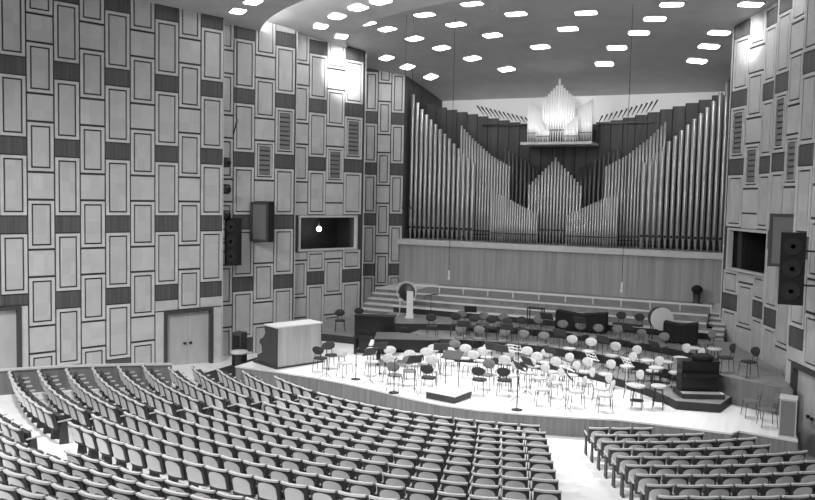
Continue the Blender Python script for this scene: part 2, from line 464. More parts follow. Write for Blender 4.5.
for sh in ('ceiling shell over the seats', 'pale middle ceiling shell', 'ceiling over the stage'):
    for i, (px, p, _) in enumerate(sorted([s for s in spots if s[2] == sh], key=lambda s: s[0])):
        a = math.atan2(p.x-Q[0], (Q[1] if 'stage' not in sh else 48)-p.y)
        lab = 'lit oblong lamp, %s from the left on the %s' % (nth(i), sh)
        if lamp0 is None:
            lamp0 = thing('ceiling_lamp', lab, 'lamp', p, a, 'lamps set in the ceiling')
            d = MB(); d.prism(rrect(.8, .5, .13), -.06, -.03, 0, bottom=True); d.build('diffuser', M['lamp'], lamp0)
            f = MB(); o_, i_ = rrect(.88, .58, .16), rrect(.81, .51, .135)
            k = len(o_)
            for q in range(k):
                s_ = (q+1) % k
                f.quad((*o_[q],-.05), (*o_[s_],-.05), (*i_[s_],-.05), (*i_[q],-.05)); f.quad((*o_[q],.06), (*o_[s_],.06), (*o_[s_],-.05), (*o_[q],-.05))
            f.build('frame', M['lampframe'], lamp0)
            o = lamp0
        else:
            o = copy_tree(lamp0); o['label'] = lab; o.location = p; o.rotation_euler = (0, 0, a)
        if sh == 'ceiling over the stage':       # lies flush with the sloping ceiling
            e = .05
            nz_ = Vector((-(z3(p.x+e,p.y)-z3(p.x-e,p.y))/(2*e), -(z3(p.x,p.y+e)-z3(p.x,p.y-e))/(2*e), 1)).normalized()
            xa_ = Vector((math.cos(a), math.sin(a), 0)); xa_ = (xa_ - nz_*xa_.dot(nz_)).normalized(); ya_ = nz_.cross(xa_)
            o.rotation_euler = Matrix((xa_, ya_, nz_)).transposed().to_euler()

# ------------------------------------------------------------------ the organ
def lerp(tab, x):
    tab = sorted(tab)
    if x <= tab[0][0]: return tab[0][1]
    for (a, b), (c, d) in zip(tab, tab[1:]):
        if x <= c: return b + (d-b)*(x-a)/(c-a)
    return tab[-1][1]
def pipe(mb, x, y, z0, z1, r, foot, seg=10, mi=0, mmi=1):
    T = lambda q: Vector((x+q.x, y+q.y, q.z))
    mb.lathe([(r*.3, z0), (r*.95, z0+foot), (r, z0+foot+.01), (r, z1), (r*.8, z1), (r*.8, z1-.12)], seg, mi, T)
    w = r*.62
    mb.box(x-w, x+w, y-r-.012, y-r*.55, z0+foot+.01, z0+foot+.01+min(.16, r*1.1), mmi)
organ = thing('pipe_organ', 'large pipe organ with stepped towers of metal pipes filling the back wall', 'organ', (0, 37.9, 4.42))
OB = Vector(organ.location)
def opart(mb, name, mats, parent=None):
    o = mb.build(name, mats, None); o.data.transform(Matrix.Translation(-OB)); o.parent = parent or organ; return o
# case screen of upright boards with a stepped top
mb = MB(); nb_ = 26; wv = 14.9/nb_
for i in range(nb_):
    x = -7.45 + wv*i; ax_ = abs(x+wv/2)
    zt = lerp([(0,10.25),(1.9,10.4),(4.2,10.85),(5.6,11.15),(6.9,11.45),(7.5,11.7)], ax_)
    yo = 39.5 - .004*ax_**2
    mb.box(x, x+wv, yo, yo+.12, 4.42, zt, 0)
    mb.box(x-.018, x+.018, yo-.02, yo, 4.42, zt-.02, 1)
opart(mb, 'case_screen', [M['case'], M['casejoint']])
# tall outer towers (each pipe a part), second towers behind them, centre tower, dull inner pipes
G1 = [(4.15,8.4),(4.6,8.75),(5.15,9.3),(5.6,9.72),(6.2,10.28),(6.85,10.9),(7.1,11.17),(7.35,11.52),(7.6,11.95)]
G2 = [(2.3,8.2),(3.3,8.75),(4.2,9.48),(4.7,9.98),(5.0,10.32)]
for sx in (-1, 1):
    for i in range(14):
        x = 7.58-.262*i
        mb = MB(); pipe(mb, sx*x, 37.85, 4.42, lerp(G1, x), .098, .55); opart(mb, 'tall_pipe', [M['pipe'], M['mouth']])
    for i in range(18):
        x = 4.97-.152*i
        mb = MB(); pipe(mb, sx*x, 38.2, 4.42, lerp(G2, x), .06, .5, 9); opart(mb, 'slim_pipe', [M['pipe'], M['mouth']])
    for i in range(9):
        x = 2.8-.215*i
        mb = MB(); pipe(mb, sx*x, 38.75, 4.42, 9.17-(2.8-x)*.56, .07, .5, 8); opart(mb, 'inner_pipe', [M['pipedull'], M['mouth']])
    mb = MB()
    for i in range(20):
        x = 3.06-.122*i
        pipe(mb, sx*x, 37.6, 4.42, 7.02-(3.06-x)*.475, .049, .45, 8)
    tag(opart(mb, 'small_pipes', [M['pipe'], M['mouth']]), kind='stuff')
    # horizontal trumpets fanning from the top of the screen
    mb = MB()
    for i in range(12):
        x = 1.75 + .22*i; z = lerp([(1.5,10.4),(4.4,10.95)], x); k = .45 + .03*i
        mb.tube((sx*x, 39.3, z), (sx*(x+.4*k), 39.3-.35*k, z+.62*k), .014, .042, 7, 0)
    mb.box(min(sx*1.6, sx*4.3), max(sx*1.6, sx*4.3), 39.3, 39.4, 10.36, 10.44, 0)
    opart(mb, 'trumpet_pipes', M['black'])
for i in range(17):
    x = -1.26 + 2.52*i/16
    mb = MB(); pipe(mb, x, 37.95, 4.42, 8.62-abs(x)*1.03+(.04 if abs(x) < .05 else 0), .062, .68, 9); opart(mb, 'centre_pipe', [M['pipe'], M['mouth']])
mb = MB()
mb.box(-7.7, 7.7, 38.35, 38.42, 4.8, 4.88); mb.box(-7.7, 7.7, 37.98, 38.06, 4.76, 4.8)
opart(mb, 'pipe_rack', M['black'])
# small upper organ on its own bracket shelf
upper = thing('upper_organ', 'small bright upper organ on a bracket shelf above the big one', 'organ', (0, 38.3, 9.36))
OB = Vector(upper.location)
mb = MB(); mb.box(-1.74, 1.74, 37.75, 39.4, 9.27, 9.4); opart(mb, 'shelf', M['border'], upper)
mb = MB(); mb.box(-1.6, 1.6, 38.6, 39.3, 9.4, 10.05); opart(mb, 'chest', M['case'], upper)
for i in range(13):
    x = -.75 + 1.5*i/12
    mb = MB(); pipe(mb, x, 38.25, 9.4, 11.5+(.75-abs(x))*1.0+(.2 if i == 6 else 0), .056, .55, 9); opart(mb, 'centre_pipe', [M['pipebright'], M['mouth']], upper)
for sx in (-1, 1):
    for i in range(11):
        x = 1.57-.075*i
        mb = MB(); pipe(mb, sx*x, 38.45, 9.4, 11.45-(1.57-x)*.6, .036, .45, 8); opart(mb, 'side_pipe', [M['pipebright'], M['mouth']], upper)
    for i in range(9):
        x = 1.0-.075*i
        mb = MB(); pipe(mb, sx*x, 37.98, 9.4, 10.72-(1.0-x)*.95, .034, .25, 8); opart(mb, 'front_pipe', [M['pipebright'], M['mouth']], upper)

# ------------------------------------------------------------------ stage and risers
STAGE_Z = .65
edge = [(-7.0,22.15),(-5.2,22.15),(-3.8,22.06),(-2.4,21.83),(-1.1,21.5),(0,21.15),(1.2,20.92),(2.2,20.9),(3.2,21.05),(4.9,21.48),(6.0,21.83),(7,21.9),(8.9,21.95),(9.05,22.3),(10.45,22.05)]
poly = edge + [(10.3,25.4),(8.6,29.9),(8.1,33.4),(8.1,37.4),(-8.1,37.4),(-8.1,33.4),(-8.9,30.5),(-8.9,27.5),(-7.0,26.5)]
mb = MB(); mb.prism(poly, 0.0, STAGE_Z, 0, 1)
tag(mb.build('stage', [M['frontwood'], M['stage']]), 'low concert stage with pale floor and curved wooden front', 'stage', kind='structure')
mb = MB()
for (x0, y0), (x1, y1) in zip(edge, edge[1:]):
    d = Vector((x1-x0, y1-y0)).normalized(); n_ = Vector((d.y, -d.x))*.03
    mb.hexa([(x0,y0,.61),(x1,y1,.61),(x1+n_.x,y1+n_.y,.61),(x0+n_.x,y0+n_.y,.61),(x0,y0,.655),(x1,y1,.655),(x1+n_.x,y1+n_.y,.655),(x0+n_.x,y0+n_.y,.655)])
tag(mb.build('trim_4', M['border']), 'thin nosing along the stage edge', 'trim', kind='structure')
mb = MB(); mb.prism([(-8.9,22.3),(-7.0,22.0),(-7.0,26.5),(-8.9,27.5)], -.1, .06, 0)
tag(mb.build('floor_side', M['recess_floor']), 'dark floor recess between the stage and the left wall', 'floor', kind='structure')  # flat dark tone over the recess floor
RC = (1.4, 20.0)
def arc(R, a0, a1, n=24): return [(RC[0]+R*math.sin(math.radians(a0+(a1-a0)*i/n)), RC[1]+R*math.cos(math.radians(a0+(a1-a0)*i/n))) for i in range(n+1)]
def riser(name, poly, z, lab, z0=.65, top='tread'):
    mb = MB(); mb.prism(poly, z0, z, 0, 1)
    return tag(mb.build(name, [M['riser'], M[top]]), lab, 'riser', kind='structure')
riser('stage_riser_1', arc(7, -20, 58) + [(8.5,23.95),(8.75,25.15),(8.2,25.42),(8.2,31.9),(-1.0,31.9)], .9, 'lowest curved orchestra riser')
riser('stage_riser_2', arc(8.5, -33, 53) + [(8.2,31.9),(-3.3,31.9)], 1.2, 'second curved orchestra riser')
riser('stage_riser_3', arc(10.5, -38, 40.3) + [(8.2,31.9),(-5.6,31.9),(-5.6,29)], 1.45, 'third curved orchestra riser')
riser('stage_riser_4', [(-5.6,31.8),(7.7,31.8),(7.7,37.4),(-5.6,37.4)], 1.75, 'straight upper riser below the choir steps', top='choirface')
mb = MB(); mb.prism([(8.2,25.45),(10.35,24.35),(10.0,27.2),(8.45,31.6),(8.2,31.6)], .65, 1.45, 0, 1)
tag(mb.build('stage_riser_5', [M['tierface'], M['tread']]), 'raised platform against the right wall', 'riser', kind='structure')
riser('stage_riser_6', [(-8.5,27.8),(-5.1,27.8),(-5.6,29),(-5.6,31.9),(-8.5,31.9)], .95, 'low platform at the left wall')
for k, (y, z) in enumerate(((32.5,1.97),(33.2,2.19))):
    mb = MB(); mb.box(-5.6, 7.5, y, 37.35, z-.22, z, 0); mb.box(-5.6, 7.5, y-.06, y+.1, z-.05, z+.012, 1)
    tag(mb.build('choir_tier_%d' % (k+1), [M['choirface'], M['pale']]), '%s choir step with a pale edge' % ('lower', 'upper')[k], 'step', kind='structure')
mb = MB(); mb.box(-5.6, 7.7, 31.74, 31.95, 1.69, 1.765)
tag(mb.build('trim_5', M['pale']), 'pale edge of the upper riser', 'trim', kind='structure')
for sx_, x0, x1, nm in ((1, -7.6, -5.62, 'left'), (-1, 7.52, 8.15, 'right')):
    mb = MB()
    for k in range(6):
        y = 31.9 + .42*k; z = 1.0 + .2*(k+1) if nm == 'left' else 1.3 + .15*(k+1)
        mb.box(x0, x1, y, y+.42 if k < 5 else 37.3, .65, z-.05, 0); mb.box(x0, x1, y-.03, y+.42 if k < 5 else 37.3, z-.05, z, 1)
    tag(mb.build('stairs_'+nm, [M['tierface'], M['border']]), 'pale edged steps at the %s end of the choir tiers' % nm, 'stairs', kind='structure')
t = thing('choir_rail', 'pale rail on short posts along the top choir step', 'rail', (0, 33.95, 2.19))
mb = MB(); mb.box(-5.5, 7.6, -.04, .04, .25, .33); mb.build('top_rail', M['pale'], t)
for i in range(12):
    x = -5.45 + 13.0*i/11
    mb = MB(); mb.box(x-.025, x+.025, -.025, .025, 0, .27); mb.build('post', M['pale'], t)
# low partition behind the row ends along the left side aisle
mb = MB(); sgs = [(18.3,-38.3),(16.5,-40.5),(14.8,-42),(13.4,-43)]
for (Ra, aa), (Rb, ab) in zip(sgs, sgs[1:]):
    xa, ya = pol(Ra, aa); xb, yb = pol(Rb, ab); za, zb = zf(Ra)+.74, zf(Rb)+.74
    d = Vector((xb-xa, yb-ya)).normalized(); n_ = Vector((-d.y, d.x))*.1
    mb.hexa([(xa,ya,zf(Ra)-.6),(xb,yb,zf(Rb)-.6),(xb+n_.x,yb+n_.y,zf(Rb)-.6),(xa+n_.x,ya+n_.y,zf(Ra)-.6),(xa,ya,za-.05),(xb,yb,zb-.05),(xb+n_.x,yb+n_.y,zb-.05),(xa+n_.x,ya+n_.y,za-.05)], 0)
    e = n_*.4
    mb.hexa([(xa-e.x,ya-e.y,za-.05),(xb-e.x,yb-e.y,zb-.05),(xb+n_.x+e.x,yb+n_.y+e.y,zb-.05),(xa+n_.x+e.x,ya+n_.y+e.y,za-.05),(xa-e.x,ya-e.y,za),(xb-e.x,yb-e.y,zb),(xb+n_.x+e.x,yb+n_.y+e.y,zb),(xa+n_.x+e.x,ya+n_.y+e.y,za)], 1)
tag(mb.build('partition', [M['tierface'], M['rail']]), 'low dark partition with a pale top rail behind the left row ends', 'partition', kind='structure')

# ------------------------------------------------------------------ fixed auditorium seats
def make_seat():
    t = thing('auditorium_seat', 'x', 'seat')
    n = 6
    def arcx(i, hw): return -hw + 2*hw*i/n
    def bow(x): return .05*(1-(x/.25)**2)            # the back bulges towards its rear
    def yc(z): return -.14 - (z-.36)*.25             # recline
    mb = MB(); base = len(mb.v)
    zs = [.34, .44, .58, .69, .77]
    for side, off in ((0, -.045), (1, .02)):
        for z in zs:
            hw = .242 if z > .4 else .215
            for i in range(n+1):
                x = arcx(i, hw); mb.v.append((x, yc(z) + off - bow(x), z))
    m_, w_ = len(zs), n+1
    def vid(s, k, i): return s*m_*w_ + k*w_ + i
    for s in (0, 1):
        for k in range(m_-1):
            for i in range(n):
                f = (vid(s,k,i), vid(s,k,i+1), vid(s,k+1,i+1), vid(s,k+1,i)); mb.f.append(f if s == 0 else f[::-1]); mb.m.append(0); mb.sm.append(True)
    for k in range(m_-1):
        for i in (0, n): mb.f.append((vid(0,k,i), vid(0,k+1,i), vid(1,k+1,i), vid(1,k,i))); mb.m.append(0); mb.sm.append(False)
    for i in range(n):
        for k in (0, m_-1): mb.f.append((vid(0,k,i), vid(0,k,i+1), vid(1,k,i+1), vid(1,k,i))); mb.m.append(0); mb.sm.append(False)
    mb.build('backrest', M['shell'], t)
    mb = MB()                                         # pale rail along the top of the back
    for i in range(n):
        p = []
        for z in (.757, .795):
            for x, o in ((arcx(i,.25), -.075), (arcx(i+1,.25), -.075), (arcx(i+1,.25), -.01), (arcx(i,.25), -.01)):
                p.append((x, yc(z) + o - bow(x*.95), z))
        mb.hexa(p)
    mb.build('top_rail', M['rail'], t)
    mb = MB()                                         # pale rear panel; its arched top imitates the shadow under the rail
    k = 10; pts = []
    for i in range(k+1):
        x = -.19 + .38*i/k; zt = .62 + .1*math.sqrt(max(0, 1-(x/.1901)**2)); pts.append((x, zt))
    for (xa, za), (xb, zb) in zip(pts, pts[1:]):
        def q(x, z, o): return (x, yc(z) - .045 - bow(x) - o, z)
        p = [q(xa,.4,.016), q(xb,.4,.016), q(xb,zb,.016), q(xa,za,.016)]
        mb.quad(*p, 0, True); mb.quad(q(xa,za,.016), q(xb,zb,.016), q(xb,zb,0), q(xa,za,0))
    for x in (-.19, .19): mb.quad(q(x,.4,.016), q(x,.62,.016), q(x,.62,0), q(x,.4,0))
    mb.build('back_panel', M['seatpanel'], t)
    mb = MB(); mb.hexa([(-.21,-.09,.36),(.21,-.09,.36),(.21,-.0,.35),(-.21,-.0,.35),(-.21,-.12,.66),(.21,-.12,.66),(.21,-.04,.68),(-.21,-.04,.68)]); mb.build('seat', M['seatpad'], t)
    for s in (-1, 1):
        mb = MB(); mb.hexa([(s*.25-.018,-.15,.53),(s*.25+.018,-.15,.53),(s*.25+.018,.17,.55),(s*.25-.018,.17,.55),(s*.25-.018,-.15,.555),(s*.25+.018,-.15,.555),(s*.25+.018,.17,.575),(s*.25-.018,.17,.575)]); mb.build('armrest', M['arm'], t)
        mb = MB(); x = s*.245; mb.hexa([(x-.016,-.12,0),(x+.016,-.12,0),(x+.016,.1,0),(x-.016,.1,0),(x-.016,-.06,.53),(x+.016,-.06,.53),(x+.016,.06,.53),(x-.016,.06,.53)]); mb.build('leg', M['shell'], t)
    return t
seats = []                 # (R, angle, label)
PITCH_ = .555
def seat_row(R, a_start, a_stop, sgn, fmt):
    """places seats from a_start (an aisle end) onwards; sgn = direction of counting"""
    st = math.degrees(PITCH_/R)*sgn; a = a_start + st/2; i = 0
    while (a - a_stop)*sgn < 0:
        seats.append((R, a, fmt % nth(i))); a += st; i += 1
for r in range(11):
    R = 10.3 + .742*r; rn = nth(r)
    if r: seat_row(R, 17.6, -19.0, -1, 'fixed seat, %s from right aisle, ' + rn + ' row from stage, centre block')
    else: seat_row(R, 17.0, -19.0, -1, 'fixed seat, %s from right aisle, front row below stage, centre block')
    seat_row(R, 23.3, [33, 39, 41, 42, 43, 43, 43, 43, 43, 43, 43][r], 1, 'fixed seat, %s from left aisle, ' + rn + ' row from stage, right block')
    seat_row(R, -21.2, [-33, -37.5, -40.3, -41, -41, -40.5, -40, -39, -38.5, -38, -37.4][r], -1, 'fixed seat, %s from its aisle, ' + rn + ' row from stage, left block')
seat_row(18.87, -17.4, -24, -1, 'fixed seat, %s left of the aisle gap, first row behind the cross aisle')
seat_row(18.87, -11.9, 22, 1, 'fixed seat, %s right of the aisle gap, first row behind the cross aisle')
for r in range(1, 6):
    seat_row(18.87+.76*r, -20.5+1.2*r, 22, 1, 'fixed seat, %s in its row from the left, ' + nth(r) + ' row behind the cross aisle')
vis = []
for R, a, lab in seats:
    x, y = pol(R, a); z = zf(R)
    px, py, d = seen((x, y, z+.76))
    if -12 < px < 827 and py < 506 and d > 2: vis.append((d, x, y, z, a, lab))
vis.sort()
proto = make_seat()
near, far = vis[:300], vis[300:]
for i, (d, x, y, z, a, lab) in enumerate(near):
    o = proto if i == 0 else copy_tree(proto)
    o.location = (x, y, z); o.rotation_euler = (0, 0, math.radians(a)); o['label'] = lab; o['group'] = 'fixed seats of the auditorium'
if far:                       # the smallest-showing seats, past three hundred
    mats = []; V = []; Fc = []; Mi = []; Sm = []
    for d, x, y, z, a, lab in far:
        T = Matrix.Translation((x, y, z)) @ Matrix.Rotation(math.radians(a), 4, 'Z')
        for ch in children(proto):
            me = ch.data
            if me.materials[0] not in mats: mats.append(me.materials[0])
            mi = mats.index(me.materials[0]); n0 = len(V)
            V += [tuple(T @ v.co) for v in me.vertices]
            for p in me.polygons: Fc.append(tuple(n0+i for i in p.vertices)); Mi.append(mi); Sm.append(p.use_smooth)
    mb = MB(); mb.v, mb.f, mb.m, mb.sm = V, Fc, Mi, Sm
    tag(mb.build('auditorium_seats', mats), 'the farther rows of fixed seats towards the left wall and the stage', 'seats', 'fixed seats of the auditorium', 'stuff')
print('seats in view', len(vis))

# ------------------------------------------------------------------ orchestra chairs
def make_chair(tone):
    m = {'p': M['chairpale'], 'm': M['chairmid'], 'd': M['chairdark']}[tone]
    t = thing('orchestra_chair', 'x', 'chair')
    mb = MB()                                                   # rounded seat pad
    mb.prism([(x*1.0, y*.95) for x, y in rrect(.42, .42, .14)], .43, .475, 0, bottom=True); mb.build('seat', m, t)
    mb = MB()                                                   # oval, slightly dished back
    R = Matrix.Translation((0, -.235, .75)) @ Matrix.Rotation(math.radians(12), 4, 'X')
    mb.ellipsoid((0,0,0), .215, .03, .15, 14, 8, 0, lambda q: R @ (q + Vector((0, .9*q.x*q.x, 0)))); mb.build('backrest', m, t)
    for x, y in ((-.19,.19), (.19,.19), (-.18,-.19), (.18,-.19)):
        mb = MB(); mb.tube((x*.9, y*.9, .43), (x*1.08, y*1.1, 0), .012, .010, 6); mb.build('leg', M['metal'], t)
    for s in (-1, 1):
        mb = MB(); mb.tube((s*.1, -.185, .44), (s*.1, -.235, .7), .011, .011, 6); mb.build('back_post', M['metal'], t)
    return t
CH = [(-2.38,23.47,.65,'p'),(-2.0,23.9,.65,'p'),(-.95,25.1,.65,'p'),(-1.4,22.73,.65,'p'),(-.75,21.66,.65,'m'),(-1.09,23.65,.65,'p'),(-.75,22.8,.65,'m'),(-.79,24.46,.65,'p'),(-.14,24.8,.65,'p'),(.39,21.85,.65,'d'),(1.75,22.4,.65,'d'),(.77,24.67,.65,'p'),(.85,25.43,.65,'p'),(.95,26.2,.65,'p'),(1.4,26.35,.65,'m'),(1.74,25.51,.65,'p'),(2.1,26.3,.65,'p'),(1.95,24.4,.65,'p'),(1.7,23.55,.65,'m'),(2.45,22.7,.65,'d'),(2.83,26.3,.65,'p'),(-.5,26.2,.65,'m'),(-1.5,25.9,.65,'d'),(-2.22,28.12,1.2,'d'),(-1.5,28.9,1.2,'d'),(-.67,28.9,1.2,'d'),(-.02,28.95,1.2,'d'),(.67,28.95,1.2,'d'),(.98,29.3,1.2,'d'),(-1.54,29.7,1.2,'m'),(-.61,29.7,1.2,'m'),(.19,29.75,1.2,'m'),(1.5,29.8,1.2,'m'),(-3.2,27.75,.65,'d'),(-.91,27.95,.9,'m'),(-.24,28.1,.9,'m'),(.79,28.15,.9,'m'),(1.45,28.15,.9,'m'),(2.24,28.15,.9,'m'),(2.75,29.37,1.2,'m'),(3.36,29.29,1.2,'m'),(3.95,29.2,1.2,'m'),(4.56,29.3,1.2,'m'),(4.55,31.1,1.45,'d'),(5.13,31.05,1.45,'d'),(5.59,28.81,1.2,'m'),(6.4,28.5,1.2,'m'),(3.32,27.95,.9,'p'),(4.03,27.8,.9,'p'),(4.94,27.4,.9,'p'),(5.7,27.1,.9,'p'),(3.48,24.98,.65,'p'),(3.71,25.91,.65,'p'),(4.2,24.75,.65,'p'),(4.4,25.5,.65,'p'),(5.15,25.5,.65,'p'),(5.95,25.87,.9,'p'),(6.7,25.6,.9,'p'),(7.3,25.65,.9,'p'),(7.3,26.6,1.2,'p'),(7.7,26.0,1.2,'p'),(7.95,28.3,1.45,'m'),(2.72,25.51,.65,'p'),(3.95,22.43,.65,'p'),(4.88,22.68,.65,'p'),(-3.14,22.74,.65,'p'),(-4.05,22.72,.65,'d'),(-4.15,23.65,.65,'d'),(-6.65,28.81,.95,'d'),(-6.2,29.66,.95,'d'),(9.5,24.0,.65,'m'),(9.92,23.2,.65,'m'),(8.71,25.95,1.45,'d'),(9.3,25.7,1.45,'d'),(3.46,23.84,.65,'p'),(2.78,24.46,.65,'p'),(3.98,23.5,.65,'p'),(2.5,23.8,.65,'p'),(4.84,23.99,.65,'p'),(5.45,23.38,.65,'p'),(5.7,22.6,.65,'p'),(-.1,23.2,.65,'p'),(.15,25.6,.65,'p'),(6.2,24.4,.65,'p')]
OBST = [(-2.8,25.1,1.15),(-1.4,25.8,1.0),(-3.9,26.75,.85),(7.85,24.6,.8),(1.08,21.72,.8),(2.95,31.2,.9),(6.75,30.5,.7)] + [(x, y, .46) for x, y in ((6.2,25.95),(6.6,24.95),(6.75,26.0),(7.45,27.3),(8.0,27.4),(6.85,23.6),(6.3,23.3))]
CH = [list(c) for c in CH]
for it in range(90):
    for i in range(len(CH)):
        for j in range(i):
            if abs(CH[i][2]-CH[j][2]) > .7: continue
            dx, dy = CH[i][0]-CH[j][0], CH[i][1]-CH[j][1]; d = math.hypot(dx, dy)
            if 1e-6 < d < .7:
                k = (.7-d)/d*.25; CH[i][0] += dx*k; CH[i][1] += dy*k; CH[j][0] -= dx*k; CH[j][1] -= dy*k
        for ox, oy, r in OBST:
            dx, dy = CH[i][0]-ox, CH[i][1]-oy; d = math.hypot(dx, dy)
            if 1e-6 < d < r: CH[i][0] += dx*(r-d)/d*.5; CH[i][1] += dy*(r-d)/d*.5
TONE = {'p': 'pale round-backed', 'm': 'grey round-backed', 'd': 'dark round-backed'}
WHERE = {.65: 'on the stage floor', .9: 'on the lowest riser', 1.2: 'on the second riser', 1.45: 'on the third riser level', .95: 'on the low left platform'}
byk = {}
for ci, (x, y, z, t) in enumerate(CH): byk.setdefault((t, z), []).append((seen((x, y, z+.7))[0], x, y, ci))
AWAY = {i for i, c in enumerate(CH) if any(math.hypot(c[0]-x, c[1]-y) < .2 for x, y in ((.39,21.85), (1.75,22.4), (2.45,22.7), (-.75,21.66), (-4.05,22.72)))}
cproto = {}
for (t, z), lst in byk.items():
    lst.sort()
    for i, (px, x, y, ci) in enumerate(lst):
        d = Vector((1.3-x, 20.6-y)); d.normalize()
        if ci in AWAY: d = Vector((.1*random.random()-.15, 1)).normalized()
        else:
            a_ = random.uniform(-.22, .22); d = Vector((d.x*math.cos(a_)-d.y*math.sin(a_), d.x*math.sin(a_)+d.y*math.cos(a_)))
        if t in cproto: o = copy_tree(cproto[t])
        else: o = cproto[t] = make_chair(t)
        o.location = (x + d.x*.2, y + d.y*.2, z); o.rotation_euler = (0, 0, math.atan2(-d.x, d.y))
        lab = TONE[t] + ' orchestra chair ' + WHERE[z]
        if len(lst) > 1: lab += ', %s of these from the left' % nth(i)
        o['label'] = lab; o['group'] = 'round-backed chairs of the orchestra'

# ------------------------------------------------------------------ stools
sproto = None
ST = [(6.2,25.95,.9),(6.6,24.95,.9),(6.75,26.0,.9),(7.45,27.3,1.2),(8.1,27.5,1.2),(6.85,23.6,.65),(6.3,23.3,.65)]
ST.sort(key=lambda s: seen(s)[0])
for i, (x, y, z) in enumerate(ST):
    if sproto is None:
        o = sproto = thing('round_stool', 'x', 'stool')
        mb = MB(); mb.lathe([(.2,.62),(.23,.635),(.23,.67),(.2,.685)], 16); mb.build('seat', M['chairpale'], o)
        for k in range(4):
            a = PI/4 + PI/2*k; mb = MB(); mb.tube((.13*math.cos(a), .13*math.sin(a), .625), (.21*math.cos(a), .21*math.sin(a), 0), .013, .012, 6); mb.build('leg', M['metal'], o)
        mb = MB(); mb.lathe([(.175,.22),(.185,.22),(.185,.24),(.175,.24),(.175,.22)], 16); mb.build('foot_ring', M['metal'], o)
    else: o = copy_tree(sproto)
    o.location = (x, y, z); o['label'] = 'tall pale-topped round stool at the right of the orchestra, %s from the left' % nth(i); o['group'] = 'tall round stools'

# ------------------------------------------------------------------ music stands
def music_stand(desk, col, h=1.05):
    t = thing('music_stand', 'x', 'stand')
    mb = MB(); mb.tube((0,0,.02), (0,0,h-.1), .012, .009, 7); mb.build('pole', col, t)
    for k in range(3):
        a = PI/2 + 2*PI/3*k; mb = MB(); mb.tube((0,0,.16), (.24*math.cos(a), .24*math.sin(a), .008), .009, .008, 6); mb.build('foot', col, t)
    T = Matrix.Translation((0, 0, h)) @ Matrix.Rotation(math.radians(-32), 4, 'X')
    mb = MB(); tf = lambda q: T @ q
    w, hh = .24, .15
    if desk == 'open':
        for x0, x1, z0, z1 in ((-w,w,-hh,-hh+.025), (-w,w,hh-.025,hh), (-w,-w+.025,-hh,hh), (w-.025,w,-hh,hh), (-w,w,-.012,.012)): mb.box(x0, x1, -.008, .008, z0, z1, 0, tf)
        for s in (-1, 1): mb.hexa([tf(Vector(q)) for q in ((s*w*.9,-.006,-hh),(s*w*.8,-.006,-hh),(s*w*.8,.006,-hh),(s*w*.9,.006,-hh),(-s*w*.8,-.006,hh),(-s*w*.9,-.006,hh),(-s*w*.9,.006,hh),(-s*w*.8,.006,hh))])
    else: mb.box(-w, w, -.008, .008, -hh, hh, 0, tf)
    mb.box(-w, w, -.05, 0, -hh-.012, -hh, 0, tf)
    mb.build('desk', col, t)
    return t
MS = [(-.05,21.75,.65,0),(-1.75,22.1,.65,0),(-.13,24.01,.65,0),(1.35,24.9,.65,0),(1.72,24.75,.65,0),(3.03,23.2,.65,0),(3.2,25.3,.65,0),(4.61,25.0,.65,1),(5.75,24.7,.65,1),(4.5,22.1,.65,0),(3.0,22.4,.65,0),(4.3,23.1,.65,1),(2.1,25.0,.65,1),(-1.9,23.1,.65,0),(-3.4,22.2,.65,0),(4.6,26.9,.9,0),(6.3,26.7,.9,0),(3.0,27.4,.9,0),(1.0,27.6,.9,0),(-.6,27.4,.9,0),(5.2,28.1,1.2,0),(3.4,28.75,1.2,0),(2.1,29.0,1.2,0),(-1.0,29.2,1.2,0)]
mp = {}; cnt = {}
MS.sort(key=lambda s: seen(s[:3])[0])
for x, y, z, op in MS:
    k = (op, z); c = cnt[k] = cnt.get(k, -1) + 1
    if op in mp: o = copy_tree(mp[op])
    else: o = mp[op] = music_stand('open' if op else 'plain', M['pale'] if op else M['metal'])
    d = Vector((x-1.3, y-20.6)); o.location = (x, y, z); o.rotation_euler = (0, 0, math.atan2(-d.x, d.y)+PI)
    o['label'] = '%s music stand %s, %s of its kind from the left' % ('white open-framed' if op else 'thin dark', WHERE[z], nth(c)); o['group'] = 'music stands of the orchestra'

# tall microphone stand at the front of the stage and two by the violins
for x, y, h, lab in ((3.28,21.4,2.35,'tall dark microphone stand at the stage front near the middle'), (-.6,21.45,1.0,'short dark microphone stand left of the podium'), (-2.45,22.45,.95,'short thin microphone stand near the wooden console')):
    t = thing('microphone_stand', lab, 'stand', (x, y, .65))
    mb = MB(); mb.lathe([(.16,0),(.16,.02),(.02,.04)], 14); mb.build('base', M['metal'], t)
    mb = MB(); mb.tube((0,0,.03), (0,0,h), .016, .012, 8); mb.build('pole', M['metal'], t)
    mb = MB(); mb.tube((0,0,h*.45), (0,0,h*.45+.08), .024, .024, 8); mb.build('clutch', M['metal'], t)
    mb = MB(); mb.tube((0,0,h), (0,.16,h+.05), .022, .026, 8); mb.build('microphone', M['metal'], t)

